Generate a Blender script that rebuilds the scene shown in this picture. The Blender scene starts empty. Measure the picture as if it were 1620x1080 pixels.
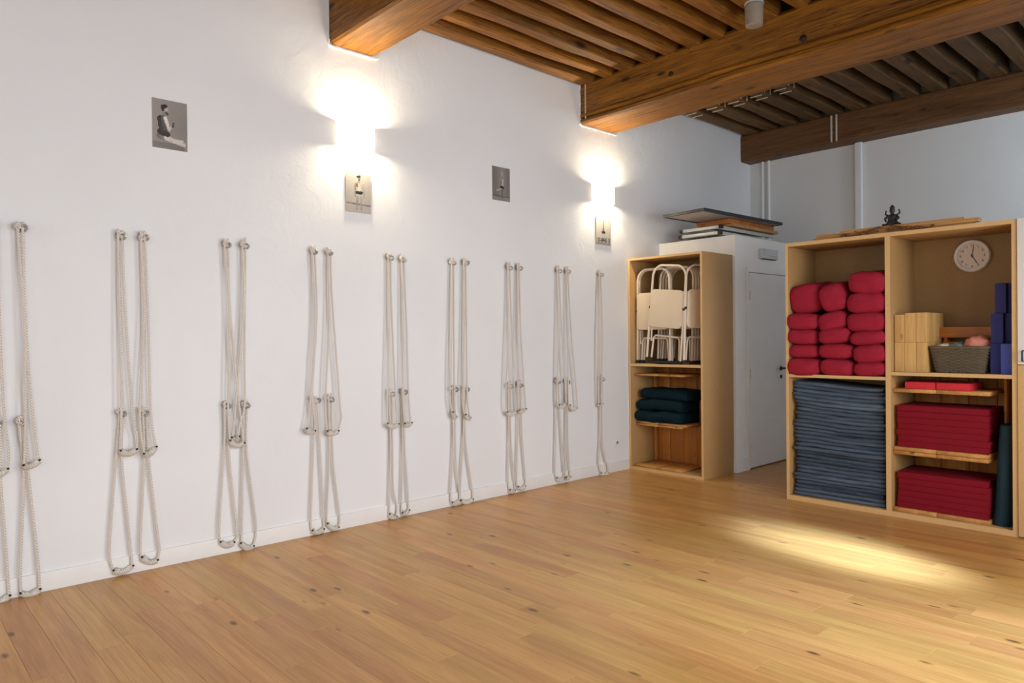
import bpy, bmesh, math, random
from mathutils import Vector, Matrix, noise
sc = bpy.context.scene
C = sc.collection
PI = math.pi
RND = random.Random(7)

# ------------------------------------------------------------------ camera
FPX, YAW, PITCH, ROLL = 1130.74, .741, -.0057, .0098
CAM = Vector((4.70, 0.0, 1.385))
_F = Vector((-math.cos(YAW)*math.cos(PITCH), math.sin(YAW)*math.cos(PITCH), math.sin(PITCH)))
_R = Vector((math.sin(YAW), math.cos(YAW), 0)); _U = _R.cross(_F)
_c, _s = math.cos(ROLL), math.sin(ROLL)
_R, _U = _c*_R-_s*_U, _s*_R+_c*_U
cd = bpy.data.cameras.new('camera'); cam = bpy.data.objects.new('camera', cd); C.objects.link(cam)
m = Matrix((_R, _U, -_F)).transposed().to_4x4(); m.translation = CAM
cam.matrix_world = m
cd.sensor_width = 36; cd.lens = FPX/1620*36; cd.clip_start = .05
sc.camera = cam

def at(x, y, X=None, Y=None, Z=None):
    """photo pixel -> world point on the wall, cabinet front or floor plane it lies on"""
    v = _F+(x-810)/FPX*_R+(540-y)/FPX*_U
    t = (X-CAM.x)/v.x if X is not None else (Y-CAM.y)/v.y if Y is not None else (Z-CAM.z)/v.z
    return CAM+t*v

# ------------------------------------------------------------------ world, daylight, exposure
vs = sc.view_settings
vs.view_transform = 'Standard'; vs.look = 'None'; vs.gamma = 1; vs.use_curve_mapping = False
vs.exposure = 0.0
w = bpy.data.worlds.new('sky'); sc.world = w; w.use_nodes = True
w.node_tree.nodes['Background'].inputs[0].default_value = (.75, .86, 1, 1)
w.node_tree.nodes['Background'].inputs[1].default_value = 1.0
try:
    sc.cycles.use_denoising = True
    sc.cycles.max_bounces = 8; sc.cycles.diffuse_bounces = 5; sc.cycles.glossy_bounces = 3
    sc.cycles.sample_clamp_indirect = 6
except Exception:
    pass

def area(name, loc, rot, sx, sy, power, col):
    l = bpy.data.lights.new(name, 'AREA'); l.shape = 'RECTANGLE'; l.size = sx; l.size_y = sy
    l.energy = power; l.color = col
    o = bpy.data.objects.new(name, l); C.objects.link(o); o.location = loc; o.rotation_euler = rot
    return o
RX, RY0, RY1 = 6.2, -3.0, 8.47        # right wall, wall behind the camera, back wall
DAY = (.955, .985, 1.02)
# daylight entering at the windows of the right wall (out of frame) and of the wall behind the camera
for a, b, pw, tilt, spr, col in ((-2.0, -.4, 27, .22, 132, DAY), (.6, 2.2, 58, .26, 130, DAY), (3.0, 4.6, 64, .24, 132, DAY)):
    area('window_daylight', (RX+.02, (a+b)/2, 1.7), (0, PI/2-tilt, 0), 2.2, b-a, pw, col).data.spread = math.radians(spr)
area('window_daylight_back', (RX+.02, 7.3, 2.9), (0, PI/2, -1.0), 1.0, 1.5, 92, (.70, .86, 1.0)).data.spread = math.radians(108)  # added cool fill, turned and narrowed to brighten the back wall
for a in (1.2, 4.6):
    area('window_daylight_front', (a, RY0-.02, 1.7), (PI/2-.2, 0, 0), 1.6, 2.2, 16, (1, .94, .86)).data.spread = math.radians(150)
# cool spots aimed through a right window: the floor patch and a wider added fill
def spot_beam(loc, aim, cone, energy, soft):
    sp = bpy.data.lights.new('sun_through_window', 'SPOT'); sp.energy = energy; sp.color = (.56, .82, 1.34)
    sp.spot_size = math.radians(cone); sp.spot_blend = 1.0; sp.shadow_soft_size = soft
    so = bpy.data.objects.new('sun_through_window', sp); C.objects.link(so); so.location = loc
    so.rotation_euler = (Vector(aim)-so.location).to_track_quat('-Z', 'Y').to_euler()
spot_beam((8.6, 3.5, 3.2), (2.76, 4.62, 0), 7.5, 14500, .12)
spot_beam((8.6, 3.95, 3.1), (3.75, 3.55, 0), 21, 3200, .3)  # added wide spot, cools and brightens the boards on the right

# ------------------------------------------------------------------ helpers
def lin(r, g, b):
    f = lambda c: (c/255/12.92) if c/255 <= .04045 else ((c/255+.055)/1.055)**2.4
    return (f(r), f(g), f(b), 1)

class MB:
    def __init__(s): s.v = []; s.f = []
    def add(s, vs, fs):
        k = len(s.v); s.v += [tuple(v) for v in vs]; s.f += [tuple(i+k for i in f) for f in fs]; return s
    def box(s, x0, x1, y0, y1, z0, z1, M=None):
        vs = [Vector(p) for p in ((x0,y0,z0),(x1,y0,z0),(x1,y1,z0),(x0,y1,z0),(x0,y0,z1),(x1,y0,z1),(x1,y1,z1),(x0,y1,z1))]
        if M is not None: vs = [M @ v for v in vs]
        return s.add(vs, [(0,3,2,1),(4,5,6,7),(0,1,5,4),(1,2,6,5),(2,3,7,6),(3,0,4,7)])
    def tube(s, pts, r, n=8, caps=True):
        pts = [Vector(p) for p in pts]; rs = r if isinstance(r, (list, tuple)) else [r]*len(pts)
        k0 = len(s.v); prev = None
        for i, p in enumerate(pts):
            d = (pts[min(i+1, len(pts)-1)]-pts[max(i-1, 0)]).normalized()
            if prev is None:
                a = Vector((0, 0, 1)) if abs(d.z) < .9 else Vector((1, 0, 0))
                u = d.cross(a).normalized()
            else:
                u = (prev-d*prev.dot(d)).normalized()
            prev = u; w_ = d.cross(u)
            for j in range(n):
                t = 2*PI*j/n
                s.v.append(tuple(p+rs[i]*(math.cos(t)*u+math.sin(t)*w_)))
        for i in range(len(pts)-1):
            for j in range(n):
                a = k0+i*n+j; b = k0+i*n+(j+1) % n
                s.f.append((a, b, b+n, a+n))
        if caps:
            s.f.append(tuple(k0+j for j in reversed(range(n))))
            s.f.append(tuple(k0+(len(pts)-1)*n+j for j in range(n)))
        return s
    def lathe(s, prof, n=16, M=None, ends=True):
        """prof: (radius, height) pairs about local Z"""
        k0 = len(s.v)
        for r, z in prof:
            for j in range(n):
                t = 2*PI*j/n; p = Vector((r*math.cos(t), r*math.sin(t), z))
                s.v.append(tuple(M @ p if M is not None else p))
        for i in range(len(prof)-1):
            for j in range(n):
                a = k0+i*n+j; b = k0+i*n+(j+1) % n
                s.f.append((a, b, b+n, a+n))
        if ends:
            s.f.append(tuple(k0+j for j in reversed(range(n))))
            s.f.append(tuple(k0+(len(prof)-1)*n+j for j in range(n)))
        return s
    def ball(s, c, r, n=10, sc_=(1, 1, 1)):
        prof = [(max(1e-4, math.sin(PI*i/(n//2+1))), -math.cos(PI*i/(n//2+1))) for i in range(n//2+2)]
        M = Matrix.Translation(c) @ Matrix.Diagonal((r*sc_[0], r*sc_[1], r*sc_[2], 1))
        return s.lathe(prof, n, M)
    def prism(s, poly, a0, a1, axis='y'):
        """extrude a 2-D outline (in the two other axes) from a0 to a1"""
        n = len(poly)
        def P(p, a): return {'y': (p[0], a, p[1]), 'x': (a, p[0], p[1]), 'z': (p[0], p[1], a)}[axis]
        vs = [P(p, a0) for p in poly]+[P(p, a1) for p in poly]
        return s.add(vs, [tuple(range(n)), tuple(reversed(range(n, 2*n)))]+[(i, i+n, (i+1) % n+n, (i+1) % n) for i in range(n)])
    def loft(s, rings, closed=True, caps=True):
        k0 = len(s.v); n = len(rings[0])
        for r in rings: s.v += [tuple(p) for p in r]
        for i in range(len(rings)-1):
            for j in range(n if closed else n-1):
                a = k0+i*n+j; b = k0+i*n+(j+1) % n
                s.f.append((a, b, b+n, a+n))
        if caps and closed:
            s.f.append(tuple(k0+j for j in reversed(range(n))))
            s.f.append(tuple(k0+(len(rings)-1)*n+j for j in range(n)))
        return s
    def mesh(s, name, mat, bevel=0, smooth=None, seg=2):
        me = bpy.data.meshes.new(name); me.from_pydata(s.v, [], s.f)
        bm = bmesh.new(); bm.from_mesh(me)
        bmesh.ops.recalc_face_normals(bm, faces=bm.faces)
        if bevel:
            bmesh.ops.bevel(bm, geom=bm.edges[:], offset=bevel, segments=seg, profile=.7, affect='EDGES', clamp_overlap=True)
        bm.to_mesh(me); bm.free()
        if smooth is None: smooth = 40 if not bevel else 50
        if smooth:
            for p in me.polygons: p.use_smooth = True
            me.set_sharp_from_angle(angle=math.radians(smooth))
        if mat: me.materials.append(mat)
        return me
    def build(s, name, mat, parent=None, bevel=0, smooth=None, seg=2, label=None):
        return link(name, s.mesh(name, mat, bevel, smooth, seg), parent, label)

def link(name, me, parent=None, label=None):
    o = bpy.data.objects.new(name, me); C.objects.link(o)
    if parent: o.parent = parent
    if label: o['label'] = label
    return o
def tag(o, label, cat, group=None):
    o['label'] = label; o['category'] = cat
    if group: o['group'] = group
    return o
def thing(name, label, cat, loc=(0, 0, 0), rot=(0, 0, 0), group=None):
    o = bpy.data.objects.new(name, None); C.objects.link(o); o.location = loc; o.rotation_euler = rot
    o.empty_display_size = .05
    return tag(o, label, cat, group)
def struct(o): o['kind'] = 'structure'; return o
def B(x0, x1, y0, y1, z0, z1, M=None): return MB().box(x0, x1, y0, y1, z0, z1, M)
ORD = ['first', 'second', 'third', 'fourth', 'fifth', 'sixth', 'seventh', 'eighth', 'ninth', 'tenth', 'eleventh', 'twelfth',
       'thirteenth', 'fourteenth', 'fifteenth', 'sixteenth', 'seventeenth', 'eighteenth']

# ------------------------------------------------------------------ materials
def nodemat(name):
    mt = bpy.data.materials.new(name); mt.use_nodes = True
    nt = mt.node_tree; b = nt.nodes['Principled BSDF']
    return mt, nt, b, lambda t: nt.nodes.new('ShaderNode'+t), nt.links.new
def plain(name, col, rough=.6, metal=0, var=.06, scale=30, bump=.0, bscale=120, spec=.5, sheen=0):
    mt, nt, b, N, L = nodemat(name)
    tc = N('TexCoord'); nz = N('TexNoise'); nz.inputs['Scale'].default_value = scale; nz.inputs['Detail'].default_value = 5
    L(tc.outputs['Object'], nz.inputs['Vector'])
    rp = N('ValToRGB'); c = Vector(col[:3])
    rp.color_ramp.elements[0].position = .3; rp.color_ramp.elements[1].position = .7
    rp.color_ramp.elements[0].color = (*(c*(1-var)), 1); rp.color_ramp.elements[1].color = (*[min(1, x) for x in c*(1+var)], 1)
    L(nz.outputs['Fac'], rp.inputs['Fac']); L(rp.outputs['Color'], b.inputs['Base Color'])
    b.inputs['Roughness'].default_value = rough; b.inputs['Metallic'].default_value = metal
    b.inputs['Specular IOR Level'].default_value = spec
    if sheen:
        b.inputs['Sheen Weight'].default_value = sheen; b.inputs['Sheen Roughness'].default_value = .6
    if bump:
        n2 = N('TexNoise'); n2.inputs['Scale'].default_value = bscale; n2.inputs['Detail'].default_value = 4
        L(tc.outputs['Object'], n2.inputs['Vector'])
        bp = N('Bump'); bp.inputs['Strength'].default_value = bump; bp.inputs['Distance'].default_value = .01
        L(n2.outputs['Fac'], bp.inputs['Height']); L(bp.outputs['Normal'], b.inputs['Normal'])
    return mt
def wood(name, light, dark, axis='X', rough=.5, fine=1.0, knots=.0, var=.12, bump=.15, kscale=3.0, spec=.4, hue=.0, cracks=0, mixf=.38):
    """procedural timber: long streaks along the grain axis, finer fibres, knots; each object gets its own board"""
    mt, nt, b, N, L = nodemat(name)
    tc = N('TexCoord'); oi = N('ObjectInfo')
    vm = N('VectorMath'); vm.operation = 'SCALE'; vm.inputs[0].default_value = (37.1, 61.7, 17.3)
    L(oi.outputs['Random'], vm.inputs['Scale'])
    ad = N('VectorMath'); ad.operation = 'ADD'; L(tc.outputs['Object'], ad.inputs[0]); L(vm.outputs[0], ad.inputs[1])
    def stretched(k, across):
        mp = N('Mapping'); sc_ = [across]*3; sc_['XYZ'.index(axis)] = k; mp.inputs['Scale'].default_value = sc_
        L(ad.outputs[0], mp.inputs['Vector']); return mp
    m1 = stretched(.9, 11*fine); n1 = N('TexNoise'); n1.inputs['Scale'].default_value = 1; n1.inputs['Detail'].default_value = 5
    n1.inputs['Roughness'].default_value = .6; n1.inputs['Distortion'].default_value = .7
    L(m1.outputs[0], n1.inputs['Vector'])
    m2 = stretched(4, 130*fine); n2 = N('TexNoise'); n2.inputs['Scale'].default_value = 1; n2.inputs['Detail'].default_value = 3
    L(m2.outputs[0], n2.inputs['Vector'])
    mx = N('Mix'); mx.data_type = 'FLOAT'; mx.inputs[0].default_value = mixf
    L(n1.outputs['Fac'], mx.inputs[2]); L(n2.outputs['Fac'], mx.inputs[3])
    rp = N('ValToRGB'); rp.color_ramp.elements[0].position = .33; rp.color_ramp.elements[1].position = .66
    rp.color_ramp.elements[0].color = dark; rp.color_ramp.elements[1].color = light
    L(mx.outputs[0], rp.inputs['Fac'])
    col = rp.outputs['Color']
    if knots:
        mp = N('Mapping'); s3 = [kscale]*3; s3['XYZ'.index(axis)] = kscale*.42; mp.inputs['Scale'].default_value = s3
        L(ad.outputs[0], mp.inputs['Vector'])
        vo = N('TexVoronoi'); vo.inputs['Scale'].default_value = 1; L(mp.outputs[0], vo.inputs['Vector'])
        mr = N('MapRange'); mr.inputs['From Min'].default_value = knots*.45; mr.inputs['From Max'].default_value = knots
        mr.inputs['To Min'].default_value = .85; mr.inputs['To Max'].default_value = 0
        L(vo.outputs['Distance'], mr.inputs['Value'])
        mc = N('Mix'); mc.data_type = 'RGBA'; mc.inputs[7].default_value = (dark[0]*.25, dark[1]*.2, dark[2]*.2, 1)
        L(mr.outputs[0], mc.inputs[0]); L(col, mc.inputs[6]); col = mc.outputs[2]
    if cracks:
        m3 = stretched(.55, 16*fine); n3 = N('TexNoise'); n3.inputs['Scale'].default_value = 1; n3.inputs['Detail'].default_value = 4; n3.inputs['Distortion'].default_value = .3
        L(m3.outputs[0], n3.inputs['Vector'])
        sb = N('Math'); sb.operation = 'SUBTRACT'; sb.inputs[1].default_value = .5; L(n3.outputs['Fac'], sb.inputs[0])
        ab = N('Math'); ab.operation = 'ABSOLUTE'; L(sb.outputs[0], ab.inputs[0])
        m4 = N('MapRange'); m4.inputs['From Min'].default_value = .002; m4.inputs['From Max'].default_value = .010
        m4.inputs['To Min'].default_value = cracks; m4.inputs['To Max'].default_value = 0; L(ab.outputs[0], m4.inputs['Value'])
        m5 = N('Mix'); m5.data_type = 'RGBA'; m5.inputs[7].default_value = (dark[0]*.3, dark[1]*.25, dark[2]*.25, 1)
        L(m4.outputs[0], m5.inputs[0]); L(col, m5.inputs[6]); col = m5.outputs[2]
    hs = N('HueSaturation')
    mr2 = N('MapRange'); mr2.inputs['To Min'].default_value = 1-var; mr2.inputs['To Max'].default_value = 1+var
    L(oi.outputs['Random'], mr2.inputs['Value']); L(mr2.outputs[0], hs.inputs['Value'])
    if hue:
        ml = N('Math'); ml.operation = 'MULTIPLY'; ml.inputs[1].default_value = 7.31; L(oi.outputs['Random'], ml.inputs[0])
        fr = N('Math'); fr.operation = 'FRACT'; L(ml.outputs[0], fr.inputs[0])
        mr3 = N('MapRange'); mr3.inputs['To Min'].default_value = .5-hue; mr3.inputs['To Max'].default_value = .5+hue
        L(fr.outputs[0], mr3.inputs['Value']); L(mr3.outputs[0], hs.inputs['Hue'])
    L(col, hs.inputs['Color']); L(hs.outputs[0], b.inputs['Base Color'])
    b.inputs['Roughness'].default_value = rough; b.inputs['Specular IOR Level'].default_value = spec
    bp = N('Bump'); bp.inputs['Strength'].default_value = bump; bp.inputs['Distance'].default_value = .004
    L(mx.outputs[0], bp.inputs['Height']); L(bp.outputs['Normal'], b.inputs['Normal'])
    return mt
def plaster(name, col, rough_scale=1.0):
    mt, nt, b, N, L = nodemat(name)
    tc = N('TexCoord')
    n1 = N('TexNoise'); n1.inputs['Scale'].default_value = 1.1; n1.inputs['Detail'].default_value = 6; L(tc.outputs['Object'], n1.inputs['Vector'])
    rp = N('ValToRGB'); c = Vector(col[:3]); rp.color_ramp.elements[0].color = (*(c*.965), 1); rp.color_ramp.elements[1].color = (*c, 1)
    rp.color_ramp.elements[0].position = .35; rp.color_ramp.elements[1].position = .65
    L(n1.outputs['Fac'], rp.inputs['Fac']); L(rp.outputs[0], b.inputs['Base Color'])
    b.inputs['Roughness'].default_value = .85; b.inputs['Specular IOR Level'].default_value = .25
    n2 = N('TexNoise'); n2.inputs['Scale'].default_value = 5.5; n2.inputs['Detail'].default_value = 8; n2.inputs['Distortion'].default_value = .8
    L(tc.outputs['Object'], n2.inputs['Vector'])
    n3 = N('TexNoise'); n3.inputs['Scale'].default_value = 60; n3.inputs['Detail'].default_value = 3; L(tc.outputs['Object'], n3.inputs['Vector'])
    b1 = N('Bump'); b1.inputs['Strength'].default_value = .07*rough_scale; b1.inputs['Distance'].default_value = .05; L(n2.outputs['Fac'], b1.inputs['Height'])
    b2 = N('Bump'); b2.inputs['Strength'].default_value = .04*rough_scale; b2.inputs['Distance'].default_value = .01; L(n3.outputs['Fac'], b2.inputs['Height'])
    L(b1.outputs[0], b2.inputs['Normal']); L(b2.outputs[0], b.inputs['Normal'])
    return mt
def strands(name, col, dark, axis, freq, rough=.9, bump=.6, diag=True):
    """twisted or woven fibre look: fine bands with relief"""
    mt, nt, b, N, L = nodemat(name)
    tc = N('TexCoord'); wv = N('TexWave'); wv.wave_type = 'BANDS'; wv.bands_direction = 'DIAGONAL' if diag else axis
    wv.inputs['Scale'].default_value = freq; wv.inputs['Distortion'].default_value = .8; wv.inputs['Detail'].default_value = 2
    L(tc.outputs['Object'], wv.inputs['Vector'])
    rp = N('ValToRGB'); rp.color_ramp.elements[0].color = dark; rp.color_ramp.elements[1].color = col
    L(wv.outputs['Fac'], rp.inputs['Fac']); L(rp.outputs[0], b.inputs['Base Color'])
    b.inputs['Roughness'].default_value = rough; b.inputs['Specular IOR Level'].default_value = .15
    bp = N('Bump'); bp.inputs['Strength'].default_value = bump; bp.inputs['Distance'].default_value = .003
    L(wv.outputs['Fac'], bp.inputs['Height']); L(bp.outputs[0], b.inputs['Normal'])
    return mt

M = {}
M['plaster'] = plaster('wall_plaster', (.79, .795, .80, 1))
M['plaster_back'] = plaster('wall_plaster_back', (.74, .74, .73, 1), .8)
M['white_paint'] = plain('white_paint', (.80, .79, .77, 1), .5, var=.02, scale=8)
M['closet_paint'] = plain('closet_paint', (.80, .79, .77, 1), .45, var=.02, scale=6)
M['oak'] = wood('oak_boards', lin(210, 160, 92), lin(174, 122, 64), 'X', rough=.36, knots=.12, var=.09, bump=.06, kscale=6.5, spec=.45, hue=.008)
M['subfloor'] = plain('subfloor', lin(60, 40, 24), .9)
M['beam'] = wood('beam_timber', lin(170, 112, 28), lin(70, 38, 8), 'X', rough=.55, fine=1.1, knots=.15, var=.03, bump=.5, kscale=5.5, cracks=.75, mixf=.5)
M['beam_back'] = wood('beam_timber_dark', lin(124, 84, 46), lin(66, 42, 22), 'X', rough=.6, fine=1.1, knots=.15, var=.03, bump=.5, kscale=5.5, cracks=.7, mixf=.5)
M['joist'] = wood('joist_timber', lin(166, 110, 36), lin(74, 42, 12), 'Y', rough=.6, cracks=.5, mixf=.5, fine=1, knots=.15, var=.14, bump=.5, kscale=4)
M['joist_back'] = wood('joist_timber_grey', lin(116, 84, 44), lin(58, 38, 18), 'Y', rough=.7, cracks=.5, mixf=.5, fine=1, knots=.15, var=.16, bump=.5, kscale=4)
M['ceil_board'] = wood('ceiling_boards', lin(58, 38, 22), lin(28, 18, 10), 'X', rough=.8, var=.05)
M['ply'] = plain('fibreboard', lin(176, 138, 88), .55, var=.07, scale=90, bump=.04, bscale=300)
M['hardboard'] = plain('brown_hardboard', lin(150, 118, 72), .6, var=.08, scale=70)
M['ply_edge'] = plain('fibreboard_edge', lin(214, 174, 118), .5, var=.04, scale=60)
M['pine'] = wood('pine', lin(212, 160, 92), lin(168, 108, 48), 'Y', rough=.45, knots=.14, var=.08, bump=.08, kscale=6)
M['pine_v'] = wood('pine_upright', lin(206, 142, 70), lin(158, 92, 36), 'Z', rough=.45, knots=.14, var=.08, bump=.08, kscale=6)
M['pine_block'] = wood('pine_block', lin(226, 186, 120), lin(190, 142, 80), 'Z', rough=.5, knots=.13, var=.07, bump=.08, kscale=7)
M['pine_x'] = wood('pine_slat', lin(206, 158, 96), lin(150, 100, 50), 'X', rough=.5, knots=.1, var=.1, bump=.08, kscale=6)
M['orange_wood'] = wood('orange_pine', lin(196, 120, 48), lin(146, 78, 24), 'X', rough=.4, knots=.15, var=.06, bump=.06, kscale=6)
M['red_cotton'] = plain('red_cotton', lin(154, 38, 56), .9, var=.05, scale=9, bump=.45, bscale=20, spec=.1)
M['red_pad'] = plain('red_foam_cloth', lin(128, 10, 30), .8, var=.05, scale=30, bump=.08, bscale=240, spec=.25)
M['red_brick'] = plain('red_foam', lin(206, 40, 52), .75, var=.04, scale=30, bump=.04, bscale=200)
M['felt'] = wood('grey_felt', lin(96, 110, 126), lin(50, 60, 72), 'X', rough=.95, fine=1.5, var=.28, bump=.5, spec=.1)
M['teal'] = plain('dark_teal_wool', lin(7, 33, 42), .9, var=.12, scale=40, bump=.15, bscale=200, spec=.15)
M['teal_mat'] = plain('teal_mat', lin(5, 48, 63), .75, var=.06, scale=20, bump=.06, bscale=200)
M['blue_foam'] = plain('blue_foam', lin(72, 88, 178), .7, var=.04, scale=30, bump=.05, bscale=260)
M['navy_foam'] = plain('navy_foam', lin(40, 48, 116), .7, var=.04, scale=30, bump=.05, bscale=260)
M['chair_enamel'] = plain('cream_enamel', lin(226, 212, 192), .35, var=.02, scale=10)
M['chair_seat'] = plain('cream_seat', lin(222, 204, 178), .45, var=.02, scale=10)
M['black_rubber'] = plain('black_rubber', lin(24, 24, 26), .6)
M['chrome'] = plain('zinc_metal', lin(170, 168, 166), .4, metal=.6, var=.08, scale=60)
M['alu'] = plain('aluminium', lin(196, 198, 196), .38, metal=.35, var=.05, scale=40)
M['black'] = plain('black_lacquer', lin(26, 30, 36), .45)
M['grey_panel'] = plain('grey_panel', lin(196, 190, 186), .7)
M['device_grey'] = plain('device_grey', lin(196, 200, 204), .35, metal=.1, var=.03)
M['can_grey'] = plain('can_grey', lin(150, 138, 124), .5, var=.05)
M['white_plastic'] = plain('white_plastic', lin(232, 230, 226), .35, var=.01)
M['clock_rim'] = plain('clock_rim', lin(226, 222, 220), .3, var=.01)
M['clock_face'] = plain('clock_face', lin(222, 208, 196), .5, var=.01)
M['ink'] = plain('black_ink', lin(40, 36, 36), .6)
M['rope'] = strands('cotton_rope', lin(238, 231, 222), lin(200, 189, 178), 'Z', 42, bump=.8)
M['grip'] = strands('rope_grip', lin(248, 243, 234), lin(212, 203, 190), 'Y', 60, bump=.9)
M['rope_tip'] = plain('rope_tip', lin(44, 36, 34), .7)
M['wicker'] = plain('grey_wicker', lin(100, 88, 68), .75, var=.3, scale=160, bump=.3, bscale=200)
M['pink_cloth'] = plain('pink_cloth', lin(222, 140, 118), .85, var=.08, scale=14, bump=.2, bscale=60)
M['sage_cloth'] = plain('sage_cloth', lin(110, 136, 132), .9, var=.1, scale=20, bump=.2, bscale=60)
M['cream_cloth'] = plain('cream_cloth', lin(224, 220, 196), .9, var=.06, scale=20, bump=.2, bscale=60)
M['bronze'] = plain('dark_bronze', lin(52, 50, 46), .5, metal=.4, var=.3, scale=80)
M['carved'] = plain('carved_wood', lin(112, 72, 40), .6, var=.35, scale=60, bump=.3, bscale=90)
M['paint_mark'] = plain('old_white_paint', lin(206, 196, 180), .8, var=.15, scale=90)
M['iron'] = plain('dark_iron', lin(48, 42, 38), .5, metal=.6)
M['dark_cloth'] = plain('dark_cloth', lin(30, 32, 44), .9, var=.3, scale=60)

# ------------------------------------------------------------------ setting: floor of oak boards
fl = struct(B(-.3, RX+.3, RY0-.3, RY1+.3, -.15, -.02).build('floor', M['subfloor'], smooth=0))
PW = .13
def plank_vf(L_, W_):
    e, z0 = .0007, -.0012
    a, b_ = L_/2-.0002, W_/2-.0002
    q = lambda x, y, z: [(-x, -y, z), (x, -y, z), (x, y, z), (-x, y, z)]
    vs = q(a-e, b_-e, 0)+q(a, b_, z0)+q(a, b_, -.02)
    fs = [(0, 1, 2, 3)]
    for k in (0, 4):
        for i in range(4):
            j = (i+1) % 4; fs.append((k+i, k+4+i, k+4+j, k+j))
    return vs, fs
rest = MB(); planks = []
prng = random.Random(21)
y = RY0
while y < RY1:
    wv_ = min(PW, RY1-y); x = 0.0; L_ = prng.uniform(.3, 1.6)
    while x < RX-1e-6:
        L_ = min(L_, RX-x)
        if RX-x-L_ < .25: L_ = RX-x
        planks.append((x+L_/2, y+wv_/2, L_, wv_)); x += L_; L_ = prng.uniform(.75, 1.9)
    y += PW
def seen(p):
    # the boards the photograph shows largest: in front of the cabinets, left of the right frame edge, and in the corridor
    X, Y = p[0]-p[2]/2, p[1]
    if Y > 5.75: return .85 < p[0]+p[2]/2 and X < 1.9 and Y < 8.0
    return Y > .3 and X < 3.75 and (Y > .8 or X < 1.4)
near = sorted([p for p in planks if seen(p)], key=lambda p: math.hypot(p[0]-CAM.x, p[1]))[:298]
ns = set(near)
for p in planks:
    vs_, fs_ = plank_vf(p[2], p[3])
    if p in ns:
        me = bpy.data.meshes.new('plank'); me.from_pydata(vs_, [], fs_); me.materials.append(M['oak'])
        o = link('plank', me, fl); o.location = (p[0], p[1], 0)
    else:
        rest.add([(v[0]+p[0], v[1]+p[1], v[2]) for v in vs_], fs_)
o = rest.build('plank_field', M['oak'], fl, smooth=0); o['kind'] = 'stuff'

# ------------------------------------------------------------------ setting: walls
def wall_grid(name, mat, p0, du, dv, nu, nv, holes, amp):
    """plastered wall surface, slightly uneven, in cells; cells inside a hole are left open"""
    mb = MB(); n = du.cross(dv).normalized()
    idx = {}
    for i in range(nu+1):
        for j in range(nv+1):
            p = p0+du*(i/nu)+dv*(j/nv)
            d = amp*noise.fractal(Vector(p)*1.3, 1, 2, 3)
            idx[i, j] = len(mb.v); mb.v.append(tuple(p+n*d))
    for i in range(nu):
        for j in range(nv):
            mb.f.append((idx[i, j], idx[i+1, j], idx[i+1, j+1], idx[i, j+1]))
    return mb
HT = 4.12
mb = wall_grid('wall_left', None, Vector((0, RY0, 0)), Vector((0, RY1-RY0, 0)), Vector((0, 0, HT)), 150, 54, [], .004)
mb.box(-.3, -.02, RY0-.3, RY1+.3, 0, HT)
struct(mb.build('wall_left', M['plaster'], smooth=60))
mb = wall_grid('wall_back', None, Vector((0, RY1, 0)), Vector((RX, 0, 0)), Vector((0, 0, HT)), 90, 50, [], .004)
mb.box(-.3, RX+.3, RY1+.02, RY1+.3, 0, HT)
wb = struct(mb.build('wall_back', M['plaster_back'], smooth=60))
# right wall and wall behind the camera, with window openings
def holed(name, axis, at_, lo, hi, wins, z0, z1, thick, mat):
    mb = MB(); cur = lo
    def bx(a, b, c, d):
        if axis == 'x': mb.box(at_, at_+thick, a, b, c, d)
        else: mb.box(a, b, at_, at_+thick, c, d)
    for a, b in wins:
        bx(cur, a, 0, HT); bx(a, b, 0, z0); bx(a, b, z1, HT); cur = b
    bx(cur, hi, 0, HT)
    return struct(mb.build(name, mat, smooth=0))
holed('wall_right', 'x', RX, RY0-.3, RY1+.3, [(-2.0, -.4), (.6, 2.2), (3.0, 4.6), (6.65, 8.15)], .55, 3.4, .3, M['plaster'])
holed('wall_front', 'y', RY0-.3, 0, RX, [(.4, 2.0), (3.8, 5.4)], .4, 3.0, .3, M['plaster'])
k = 0
for ax, lst in (('x', [(-2.0, -.4), (.6, 2.2), (3.0, 4.6), (6.65, 8.15)]), ('y', [(.4, 2.0), (3.8, 5.4)])):
    for a, b in lst:
        k += 1; z0, z1 = (.55, 3.2) if ax == 'x' else (.4, 3.0)
        f = MB(); s_ = RX+.12 if ax == 'x' else RY0-.17
        def bb(u0, u1, c, d):
            if ax == 'x': f.box(s_, s_+.05, u0, u1, c, d)
            else: f.box(u0, u1, s_, s_+.05, c, d)
        bb(a, a+.06, z0, z1); bb(b-.06, b, z0, z1); bb(a, b, z0, z0+.06); bb(a, b, z1-.06, z1); bb(a, b, (z0+z1)/2+.45, (z0+z1)/2+.50)
        struct(f.build('window_%d' % k, M['white_paint'], smooth=0))
struct(B(3.47, RX, 6.345, 6.44, 0, 2.15).build('wall_partition', M['plaster'], smooth=0))  # added low wall out of view, keeps window light off the back area
# baseboards
struct(B(0, .016, RY0, 5.93, 0, .105).build('baseboard_left', M['white_paint'], bevel=.003))

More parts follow.
